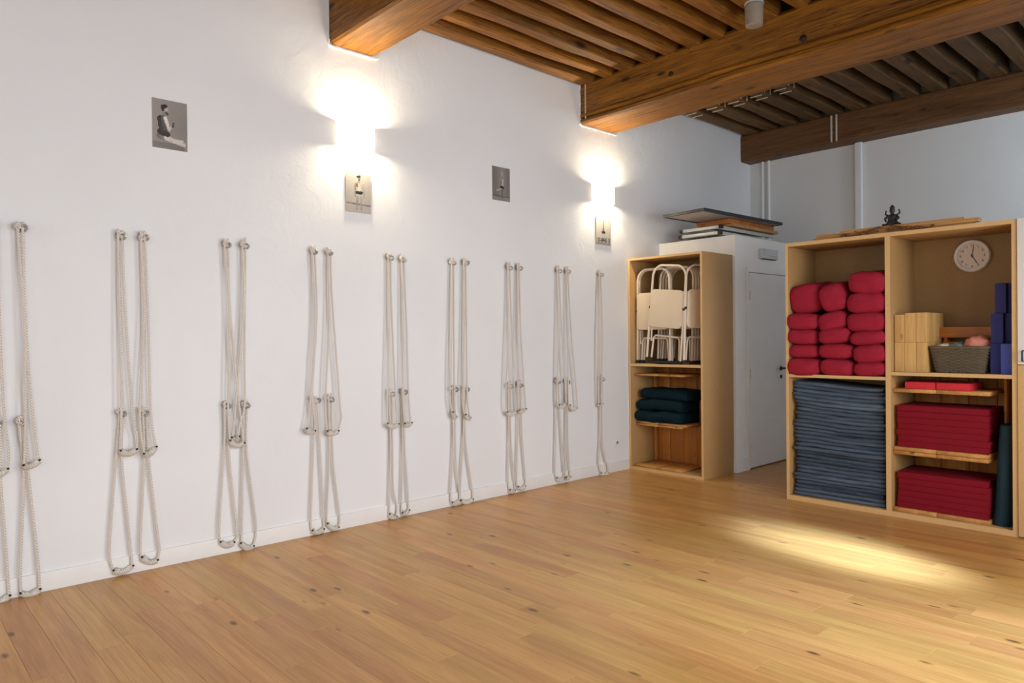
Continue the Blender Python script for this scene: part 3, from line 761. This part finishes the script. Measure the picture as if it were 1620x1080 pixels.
# folding chairs, folded flat and stood side by side
def make_chair():
    t = thing('folding_chair', 'x', 'chair', group='folded chairs in the cabinet')
    Wd, Ht, r = .205, .985, .0115
    pts = [(-Wd-.0, .0, .012), (-Wd+.004, 0, .5), (-Wd+.008, 0, Ht-.13)]
    for i in range(1, 7):
        a = PI-PI/2*i/7; pts.append((-Wd+.128+.12*math.cos(a), 0, Ht-.13+.12*math.sin(a)))
    full = pts+[(-x, y_, z) for x, y_, z in reversed(pts)]
    MB().tube(full, r, 8).build('main_frame', M['chair_enamel'], t)
    w2 = Wd-.035
    q = [(-w2, .028, .012), (-w2+.012, .028, .21), (-w2+.016, .028, .24), (-w2+.035, .028, .262), (w2-.035, .028, .262), (w2-.016, .028, .24), (w2-.012, .028, .21), (w2, .028, .012)]
    MB().tube(q, .010, 8).build('rear_frame', M['chair_enamel'], t)
    for s in (-1, 1):
        MB().tube([(s*(Wd-.022), .026, .20), (s*(Wd-.018), .014, .56)], .009, 8).build('side_rail', M['chair_enamel'], t)
        MB().lathe([(.0145, -.012), (.0145, .012)], 10, Matrix.Translation((s*(Wd-.004), -.004, .545))).build('hinge_sleeve', M['black_rubber'], t)
        for yy, xx in ((0, Wd), (.028, w2)):
            MB().lathe([(.015, 0), (.0155, .03), (.0125, .034)], 10, Matrix.Translation((s*xx, yy, 0))).build('foot_cap', M['black_rubber'], t)
    outline = []
    for cx, cz, a0 in ((.145, .685, 0), (-.145, .685, PI/2), (-.15, .395, PI), (.15, .395, 1.5*PI)):
        for i in range(6):
            a = a0+PI/2*i/5; outline.append((cx+.045*math.cos(a), cz+.045*math.sin(a)))
    MB().prism(outline, -.026, -.008).build('seat', M['chair_seat'], t, bevel=.003)
    return t
chair0 = make_chair()
def copy_tree(o, parent=None):
    c = o.copy(); C.objects.link(c)
    if parent: c.parent = parent
    for ch in [x for x in bpy.data.objects if x.parent == o]: copy_tree(ch, c)
    return c
CH = [(.415, .032, .095, 0, 'cream folding chair standing in front of all the others'),
      (.258, .085, .006, 0, 'cream folding chair at the far left of the cabinet, behind the front chair'),
      (.250, .132, .0, 0, 'second cream folding chair on the left, behind the far left one'),
      (.757, .205, .03, 1.12, 'cream folding chair turned sideways on the right, partly hidden by the cabinet side')]
nm = ['second', 'third', 'fourth', 'fifth', 'sixth', 'seventh']
for i in range(5):
    CH.append((.448-.004*i, .180+.055*i, .04, 0, 'cream folding chair, %s in the row going back behind the front chair' % nm[i]))
for i, (x, y_, tilt, rz, lab) in enumerate(CH):
    o = chair0 if i == 0 else copy_tree(chair0)
    o.location = (x, F1+y_, 1.1+abs(math.sin(tilt))*.205); o.rotation_euler = (0, tilt, rz); o['label'] = lab
bag = MB()
rings = []
for i in range(13):
    u = i/12; x = -.17+.34*u; e = math.sin(PI*min(max(u, .04), .96))**.4
    rings.append([(x, .03*e*math.cos(a)+.006*noise.noise(Vector((x*20, a, 1))), max(0, .016+.018*e*math.sin(a)+.008*noise.noise(Vector((x*25, a, 4))))) for a in [2*PI*j/10 for j in range(10)]])
o = bag.loft(rings).build('belt_bundle', M['dark_cloth']); o.location = (.42, F1+.05, 1.1)
tag(o, 'dark bundle of cloth straps lying under the front chair', 'straps')

# ------------------------------------------------------------------ right cabinet
F2 = 5.77; XA, XB = 1.812, 3.443; H2 = 2.152; K2 = 6.30; XD0, XD1 = 2.604, 2.640
t2 = thing('storage_cabinet', 'wide open fibreboard cabinet with bolsters, blankets and a clock', 'cabinet', (XA, F2, 0))
O2 = (XA, F2, 0)
panel(t2, 'side_panel', XA, XA+.024, F2, K2, 0, H2, O2); panel(t2, 'side_panel', XB-.03, XB, F2, K2, 0, H2, O2)
panel(t2, 'divider', XD0, XD1, F2, K2, .04, H2-.03, O2)
panel(t2, 'top_panel', XA+.024, XB-.03, F2, K2, H2-.03, H2, O2)
panel(t2, 'bottom_panel', XA+.024, XB-.03, F2, K2, 0, .04, O2)
panel(t2, 'shelf', XA+.024, XD0, F2+.004, K2-.016, 1.03, 1.055, O2)
panel(t2, 'shelf', XD1, XB-.03, F2+.002, K2-.016, 1.07, 1.096, O2)
B(.024, XB-.03-XA, K2-.016-F2, K2-F2, .04, H2-.03).build('back_panel', M['hardboard'], t2, smooth=0)

# bolsters: (left, top, right, bottom) in pixels of the cabinet front, tilt in degrees
def bolster(box, tilt, label, seed, depth=.5, yoff=0.0, lift=0):
    a, b_ = at(box[0], box[1], Y=F2), at(box[2], box[3], Y=F2)
    cx, cz = (a.x+b_.x)/2, (a.z+b_.z)/2; hw, hh = abs(b_.x-a.x)/2*1.04, abs(a.z-b_.z)/2*.99
    prof = [(.0, .02), (.003, .35), (.010, .60), (.020, .78), (.036, .91), (.06, .98), (.09, 1.0), (.12, 1.0), (.3, .99), (depth-.1, 1.0), (depth-.05, .96), (depth-.02, .75), (depth, .1)]
    rings = []; n = 36
    for y_, s in prof:
        ring = []
        for j in range(n):
            th = 2*PI*j/n; c_, s_ = math.cos(th), math.sin(th)
            x = hw*math.copysign(abs(c_)**.6, c_)*s; z = hh*math.copysign(abs(s_)**.64, s_)*s
            wr = .007*noise.noise(Vector((seed*3+c_*3, s_*3, y_*9)))+(.004*math.sin(9*th+seed) if y_ < .05 else .0015*math.sin(9*th+seed))*(1 if s > .3 else 0)
            ring.append((x*(1+wr*4), y_+.012*noise.noise(Vector((x*9+seed, z*14, 5))), z*(1+wr*4)))
        rings.append(ring)
    o = MB().loft(rings).build('bolster', M['red_cotton'], smooth=70)
    o.location = (cx, F2-.03+yoff, cz); o.rotation_euler = (math.radians(lift), math.radians(tilt), 0)
    return tag(o, label, 'bolster', 'red bolsters in the right cabinet')
def cb(x0, y0, x1, y1): return (1235+x0/5.144, 400+y0/5.144, 1235+x1/5.144, 400+y1/5.144)
COLS = [('left', [((48, 262, 302, 500), -8), ((45, 492, 292, 628), 2), ((45, 618, 288, 748), 2), ((55, 742, 292, 860), 0), ((50, 850, 306, 1008), 0)]),
        ('middle', [((312, 255, 520, 482), -14), ((290, 480, 520, 640), -14), ((303, 605, 550, 742), -5), ((300, 735, 572, 868), 0), ((308, 858, 580, 1010), 2)]),
        ('right', [((545, 165, 850, 335), 4), ((528, 322, 854, 488), 0), ((526, 482, 856, 648), 0), ((558, 632, 856, 752), -4), ((578, 740, 858, 905), -5), ((582, 880, 858, 1012), -3)])]
bs = 0
for cn, lst in COLS:
    for i, (bx_, tl) in enumerate(lst):
        bs += 1
        bolster(cb(*bx_), tl, 'red cotton bolster, %s from the top in the %s column' % (ORD[i], cn), bs, .5, .035 if cn == 'left' and i == 0 else 0.01*math.sin(bs*2.1), 5 if i == 0 else 0)

# stack of folded grey blankets
NB = 15; zb = .042; ht = (.985-zb)/NB
for i in range(NB):
    lvl = i/(NB-1)
    def sag(u, x, lvl=lvl): return lvl*(.018*math.cos(u*PI)-.012*math.sin(u*PI))+.010*noise.noise(Vector((x*3.5, lvl*2.5, 3)))*lvl
    rr = random.Random(100+i)
    folded('grey_blanket', 'grey felt blanket, %s from the top of the stack in the right cabinet' % ORD[NB-1-i], 'blanket', M['felt'],
           1.862+rr.uniform(-.012, .012), 2.582+rr.uniform(-.010, .006), F2+.035+rr.uniform(-.012, .014), F2+.47, zb+i*ht, zb+(i+1)*ht, 200+i, 2, 'grey blankets in the right cabinet', sag)

# pine shelving inside the right column
t = thing('pine_shelving', 'pine shelf insert under the clock compartment, carrying the red pads', 'shelf', (XD1, F2, .04))
for i in range(4):
    x0 = .004+i*.19; B(x0, x0+.186, .492, .512, 0, 1.02).build('back_board', M['pine_v'], t, bevel=.002, seg=1)
B(.655, .675, .30, .49, .018, 1.02).build('side_board', M['pine_v'], t, bevel=.002, seg=1)
slabs(t, [.002, .298, .635], .035, .49, .902, .930)
slabs(t, [.002, .298, .625], .035, .49, .432, .460); slabs(t, [.002, .298, .625], .030, .49, .462, .490)
slabs(t, [.002, .298, .632], .030, .49, 0, .030)
def pad(name, label, cat, mat, x0, x1, y0, y1, z0, z1, group, bev=.006, rz=0):
    o = B(-(x1-x0)/2, (x1-x0)/2, -(y1-y0)/2, (y1-y0)/2, 0, z1-z0).build(name, mat, bevel=bev)
    o.location = ((x0+x1)/2, (y0+y1)/2, z0); o.rotation_euler = (0, 0, rz)
    return tag(o, label, cat, group)
pr = random.Random(5)
for (n_, z0, z1, wh) in ((7, .531, .846, 'upper'), (6, .071, .34, 'lower')):
    h = (z1-z0)/n_
    for i in range(n_):
        dx = pr.uniform(-.006, .006)
        pad('foam_pad', 'dark red foam pad, %s from the top of the %s stack' % (ORD[n_-1-i], wh), 'pad', M['red_pad'], 2.668+dx, 3.262+dx, F2+.045+pr.uniform(-.003, .004), F2+.44,
            z0+i*h, z0+(i+1)*h-.0006, '%s stack of red foam pads' % wh, .004, pr.uniform(-.006, .006))
pad('foam_brick', 'flat red foam brick, left of two on the thin pine shelf', 'brick', M['red_brick'], 2.722, 2.928, F2+.055, F2+.36, .971, 1.022, 'red foam bricks', .005)
pad('foam_brick', 'flat red foam brick, right of two on the thin pine shelf', 'brick', M['red_brick'], 2.934, 3.150, F2+.05, F2+.36, .971, 1.022, 'red foam bricks', .005)
# teal mat standing rolled in the right corner
mb = MB(); ring = []
rings = []
for i in range(9):
    u = i/8; z = .0+.70*u; wob = .006*math.sin(u*5)
    ring = []
    for j in range(20):
        th = 2*PI*j/20; rx = .066-.012*u; ry = .10+.02*math.sin(u*3)
        ring.append((rx*math.copysign(abs(math.cos(th))**.8, math.cos(th))+.045*u+wob, ry*math.sin(th), z))
    rings.append(ring)
o = mb.loft(rings).build('rolled_mat', M['teal_mat'], smooth=50); o.location = (3.325, F2+.16, .042)
tag(o, 'dark teal mat standing upright in the bottom right corner', 'mat')

# pine blocks, blue blocks
def block(mat, x0, x1, y0, y1, z0, z1, label, group, bev=.003):
    return pad('yoga_block', label, 'block', mat, x0, x1, y0, y1, z0, z1, group, bev)
ZS = 1.096
XS = [2.646, 2.719, 2.797, 2.873]
for r_ in range(2):
    for c_ in range(3):
        h0 = ZS+.222*r_; top = h0+(.21 if (r_ == 1 and c_ == 0) else .2215)
        block(M['pine_block'], XS[c_]+.001, XS[c_+1]-.001, F2+.065, F2+.185, h0, top,
              'pine block in the front stack, %s row, %s of three' % ('upper' if r_ else 'lower', ['left', 'middle', 'right'][c_]), 'pine yoga blocks')
    for dpt in (1, 2):
        block(M['pine_block'], 2.797, 2.873, F2+.065+.123*dpt, F2+.185+.123*dpt, ZS+.222*r_, ZS+.222*r_+.2215,
              'pine block %s the front stack, %s row' % ('directly behind' if dpt == 1 else 'farthest back behind', 'upper' if r_ else 'lower'), 'pine yoga blocks')
g = 'blue foam blocks in the right cabinet'
block(M['blue_foam'], 3.336, 3.410, F2+.055, F2+.205, ZS, ZS+.212, 'bright blue foam block, frontmost on the bottom row', g, .004)
block(M['navy_foam'], 3.262, 3.334, F2+.10, F2+.25, ZS, ZS+.212, 'dark blue foam block beside the basket, bottom row', g, .004)
block(M['navy_foam'], 3.336, 3.410, F2+.208, F2+.358, ZS, ZS+.212, 'dark blue foam block hidden behind the bright one, bottom row', g, .004)
block(M['navy_foam'], 3.262, 3.336, F2+.115, F2+.265, ZS+.213, ZS+.425, 'indigo foam block on the middle row, left of two', g, .004)
block(M['navy_foam'], 3.340, 3.410, F2+.15, F2+.30, ZS+.213, ZS+.425, 'indigo foam block on the middle row, right of two', g, .004)
block(M['navy_foam'], 3.285, 3.352, F2+.125, F2+.275, ZS+.426, ZS+.636, 'navy foam block on the top row, left of two', g, .004)
block(M['navy_foam'], 3.356, 3.410, F2+.16, F2+.30, ZS+.426, ZS+.636, 'navy foam block on the top row, right of two', g, .004)

# wicker basket: staves with strands woven in and out, rim
t = thing('wicker_basket', 'grey-brown woven wicker basket filled with cloths', 'basket', (3.072, F2+.19, ZS))
bw0, bw1, bd0, bd1, bh = .150, .182, .10, .125, .185
def persq(hw, hd, n):
    P = []
    for i in range(n):
        a = 2*PI*i/n+PI/n; c_, s_ = math.cos(a), math.sin(a); k_ = 1/max(abs(c_), abs(s_))
        rr = (abs(c_*k_)**14+abs(s_*k_)**14)**(-1/14)
        P.append(Vector((hw*c_*k_*rr, hd*s_*k_*rr, 0)))
    return P
NS = 72
mb = MB(); rows = 15
for rw in range(rows):
    u = (rw+.5)/rows; hw, hd = bw0+(bw1-bw0)*u, bd0+(bd1-bd0)*u
    P = persq(hw, hd, NS); pts = []
    for i, p in enumerate(P):
        nrm = p.normalized(); o_ = .004*(1 if (i//2+rw) % 2 else -1)
        pts.append(p+nrm*o_+Vector((0, 0, .006+u*(bh-.012))))
    mb.tube(pts+[pts[0]], .0066, 6, caps=False)
mb.build('woven_wall', M['wicker'], t)
mb = MB()
for i in range(0, NS, 2):
    a, b_ = persq(bw0, bd0, NS)[i], persq(bw1, bd1, NS)[i]; mb.tube([a, b_+Vector((0, 0, bh))], .0035, 5)
mb.build('staves', M['wicker'], t)
P = persq(bw1+.004, bd1+.004, NS); P = [p+Vector((0, 0, bh)) for p in P]
MB().tube(P+[P[0]], .011, 8, caps=False).build('rim', M['wicker'], t)
B(-bw0+.01, bw0-.01, -bd0+.01, bd0-.01, .002, .01).build('basket_floor', M['wicker'], t, smooth=0)
def cloth(name, label, mat, c, rx, ry, rz, seed):
    rings = []; n = 28
    for i in range(15):
        ph = PI*(i+.4)/15.2; ring = []
        for j in range(n):
            th = 2*PI*j/n; v = Vector((math.sin(ph)*math.cos(th), math.sin(ph)*math.sin(th), math.cos(ph)))
            k_ = 1+.22*noise.noise(v*2.2+Vector((seed, 0, 0)))+.10*abs(noise.noise(v*5+Vector((0, seed, 0))))
            ring.append((rx*v.x*k_, ry*v.y*k_, rz*v.z*k_))
        rings.append(ring)
    o = MB().loft(rings).build(name, mat, smooth=70); o.location = c
    return tag(o, label, 'cloth', 'cloths in the wicker basket')
cloth('rolled_cloth', 'salmon pink crumpled cloth heaped in the wicker basket', M['pink_cloth'], (3.165, F2+.19, ZS+.205), .088, .09, .062, 3)
cloth('rolled_cloth', 'sage green crumpled cloth in the middle of the basket', M['sage_cloth'], (3.045, F2+.19, ZS+.185), .06, .08, .035, 8)
cloth('rolled_cloth', 'cream crumpled cloth at the left end of the basket', M['cream_cloth'], (2.955, F2+.18, ZS+.18), .055, .07, .032, 15)
# small wooden bench standing behind the basket
t = thing('wooden_bench', 'orange pine slatted bench standing behind the basket', 'bench', (3.06, F2+.42, ZS))
for x in (-.155, .155): B(x-.012, x+.012, -.06, .06, 0, .30).build('leg_panel', M['orange_wood'], t, bevel=.004)
B(-.19, .19, -.085, -.062, .255, .335).build('slat', M['orange_wood'], t, bevel=.006)
B(-.17, .17, -.075, -.055, .12, .225).build('slat', M['orange_wood'], t, bevel=.006)
B(-.19, .19, -.06, .06, .30, .32).build('top_board', M['orange_wood'], t, bevel=.005)

# clock
cc = at(1537, 404.5, Y=K2-.05)
t = thing('wall_clock', 'round white wall clock with black numerals inside the right cabinet', 'clock', (cc.x, K2-.017, cc.z), (PI/2, 0, 0))
R_ = .124
MB().lathe([(.0, 0), (R_*.98, 0), (R_, .008), (R_*.985, .03), (R_*.93, .038), (R_*.80, .032), (R_*.785, .022), (R_*.785, .016)], 48, ends=False).build('rim', M['clock_rim'], t)
MB().lathe([(.0005, .0165), (R_*.787, .0165)], 48, ends=False).build('dial', M['clock_face'], t)
def text(s, size, x, y_, z, parent, name, mat):
    cu = bpy.data.curves.new(name, 'FONT'); cu.body = s; cu.size = size; cu.align_x = 'CENTER'; cu.align_y = 'CENTER'; cu.extrude = .0003
    tmp = bpy.data.objects.new('tmp', cu); C.objects.link(tmp)
    dg = bpy.context.evaluated_depsgraph_get(); me = bpy.data.meshes.new_from_object(tmp.evaluated_get(dg))
    bpy.data.objects.remove(tmp); me.materials.clear(); me.materials.append(mat)
    o = link(name, me, parent); o.location = (x, y_, z); return o
for h in range(1, 13):
    a = PI/2-2*PI*h/12; text(str(h), .027, .079*math.cos(a), .079*math.sin(a), .0172, t, 'numeral', M['ink'])
def hand(ang, ln, wd, z, nm_):
    a = PI/2-math.radians(ang); Mx = Matrix.Rotation(a, 4, 'Z')
    B(-.015, ln, -wd, wd, z, z+.0012, Mx).build(nm_, M['ink'], t, smooth=0)
hand(150.5, .066, .0026, .019, 'hour_hand'); hand(8, .072, .0020, .0205, 'minute_hand')
MB().lathe([(.006, .018), (.006, .024), (.003, .026)], 12).build('hub', M['ink'], t)

# things on top of the right cabinet
g = 'long pine battens on the right cabinet'
ax = [(2.03, 3.18, 5.845, 0, .018, 'lowest long pine batten lying on top of the right cabinet'), (2.05, 3.21, 5.85, .018, .016, 'second long pine batten on top of the right cabinet'),
      (2.06, 3.215, 5.848, .034, .014, 'third long pine batten on top of the right cabinet'), (2.24, 3.12, 5.856, .048, .014, 'topmost pine batten on the pile over the right cabinet')]
for x0, x1, y_, z_, h, lab in ax:
    o = B(-(x1-x0)/2, (x1-x0)/2, -.032, .032, 0, h-.0005).build('pine_batten', M['pine_x'], bevel=.003)
    o.location = ((x0+x1)/2, y_, H2+z_); o.rotation_euler = (0, 0, RND.uniform(-.006, .006)); tag(o, lab, 'batten', g)
t = thing('carved_ornament', 'brown carved openwork garland lying on the front edge of the right cabinet', 'ornament', (2.60, F2+.022, H2))
cr = random.Random(9)
mb = MB()
for i in range(46):
    u = cr.uniform(-1, 1); x = .33*u; z = abs(cr.gauss(0, 1))*.010+.045*max(0, 1-abs(u)*2.2)*cr.random()
    mb.ball(Vector((x, cr.uniform(-.012, .012), .008+z)), cr.uniform(.007, .014), 6, (1.4, 1, .8))
mb.build('carved_leaves', M['carved'], t)
mb = MB()
for s in (-1, 1):
    pts = []
    for i in range(24):
        u = i/23; a = u*9; rr = .028*(1-u*.7)
        pts.append((s*(.06+.10*u+rr*math.cos(a)*.6), .0, .022+rr*.55*(1+math.sin(a))*.8))
    mb.tube(pts, .007, 6)
    mb.tube([(s*.04, 0, .05), (s*.12, 0, .03), (s*.22, 0, .012), (s*.33, 0, .009)], [.010, .009, .007, .005], 6)
mb.build('scroll', M['carved'], t)
t = thing('statuette', 'small dark bronze seated figurine on top of the right cabinet', 'figurine', (2.605, 5.925, H2+.034))
B(-.055, .055, -.03, .03, -.034, .022).build('pedestal', M['bronze'], t, bevel=.004)
mb = MB()
rings = []
for z, rx, ry in ((.02, .046, .030), (.035, .052, .034), (.055, .046, .032), (.075, .034, .026), (.10, .033, .025), (.118, .030, .022), (.126, .014, .013), (.134, .013, .013), (.142, .019, .018), (.157, .021, .020), (.168, .017, .016), (.176, .020, .016), (.186, .013, .012), (.196, .004, .004)):
    rings.append([(rx*math.cos(a), ry*math.sin(a), z) for a in [2*PI*j/14 for j in range(14)]])
mb.loft(rings)
for s in (-1, 1):
    mb.tube([(s*.028, -.004, .115), (s*.05, -.012, .09), (s*.036, -.03, .068)], [.010, .009, .007], 7)
    mb.tube([(s*.012, -.02, .04), (s*.058, -.026, .038), (s*.03, -.042, .03), (s*-.01, -.04, .028)], [.013, .015, .012, .008], 7)
    mb.tube([(s*.024, 0, .112), (s*.052, .006, .13), (s*.046, .004, .158)], [.008, .007, .006], 7)
mb.build('figure', M['bronze'], t, smooth=60)

# tall cupboard cut by the right frame edge: white door above, wooden door below
t = thing('tall_cupboard', 'white-doored cupboard at the right frame edge beside the wide cabinet', 'cupboard', (XB, F2, 0))
B(.002, .8, .012, .55, 0, H2).build('body', M['ply'], t, bevel=.002)
d = B(.004, .8, -.010, .011, 1.17, H2-.002).build('upper_door', M['white_plastic'], t, bevel=.002, label='white upper door')
hx = at(1618.5, 563, Y=F2-.01)
MB().tube([(hx.x-XB, -.012, hx.z+.035), (hx.x-XB, -.036, hx.z+.03), (hx.x-XB, -.036, hx.z-.03), (hx.x-XB, -.012, hx.z-.035)], .006, 8).build('handle', M['black'], d)
B(.004, .8, -.010, .011, .01, 1.164).build('lower_door', M['ply_edge'], t, bevel=.002, label='plain wooden lower door')

# ------------------------------------------------------------------ things lying on the closet roof
t = thing('folded_stepladder', 'folded aluminium stepladder lying on top of the white closet', 'ladder', (.52, BY, BZ))
for s in (-1, 1):
    x = s*.20
    B(x-.013, x+.013, .0, 1.25, .022, .062).build('rail', M['alu'], t, bevel=.004)
    B(x-.012, x+.012, .03, 1.18, .082, .118).build('support_rail', M['alu'], t, bevel=.004)
    B(s*.235-.02, s*.235+.02, -.022, .016, .020, .060).build('rubber_foot', M['black_rubber'], t, bevel=.006)
    B(s*.235-.02, s*.235+.02, -.004, .034, .084, .122).build('rubber_foot', M['black_rubber'], t, bevel=.006)
for k_ in range(5):
    B(-.19, .19, .06+.27*k_, .12+.27*k_, .03, .052).build('tread', M['alu'], t, bevel=.003)
for k_ in range(2):
    B(-.22, .22, .9*k_, .03+.9*k_, .086, .120).build('cross_bar', M['alu'], t, bevel=.004)
B(-.22, .22, -.018, .012, .024, .056).build('cross_bar', M['alu'], t, bevel=.004)
for k_ in (.1, 1.1): B(-.215, .215, k_, k_+.03, 0, .0225).build('bearer', M['black_rubber'], t, bevel=.003)
t = thing('pine_plank_bundle', 'short pine planks stacked on the ladder under the black board', 'planks', (.56, BY+.16, BZ+.124))
B(-.06, .22, .06, 1.0, 0, .03).build('plank', M['pine_x'], t, bevel=.003)
B(-.20, .20, .02, .95, .0305, .080).build('plank', M['orange_wood'], t, bevel=.003)
t = thing('framed_board', 'thin black-framed board lying flat on top of the pile over the closet', 'board', (.575, BY-.39, BZ+.206), (0, -.012, -.03))
fw = .235
B(-fw+.012, fw-.012, .012, 1.488, .006, .014).build('panel', M['grey_panel'], t, smooth=0)
for x in (-fw, fw): B(x-.012, x+.012, 0, 1.5, 0, .03).build('frame_rail', M['black'], t, bevel=.002)
for y_ in (0, 1.48): B(-fw+.012, fw-.012, y_, y_+.02, 0, .03).build('frame_rail', M['black'], t, bevel=.002)
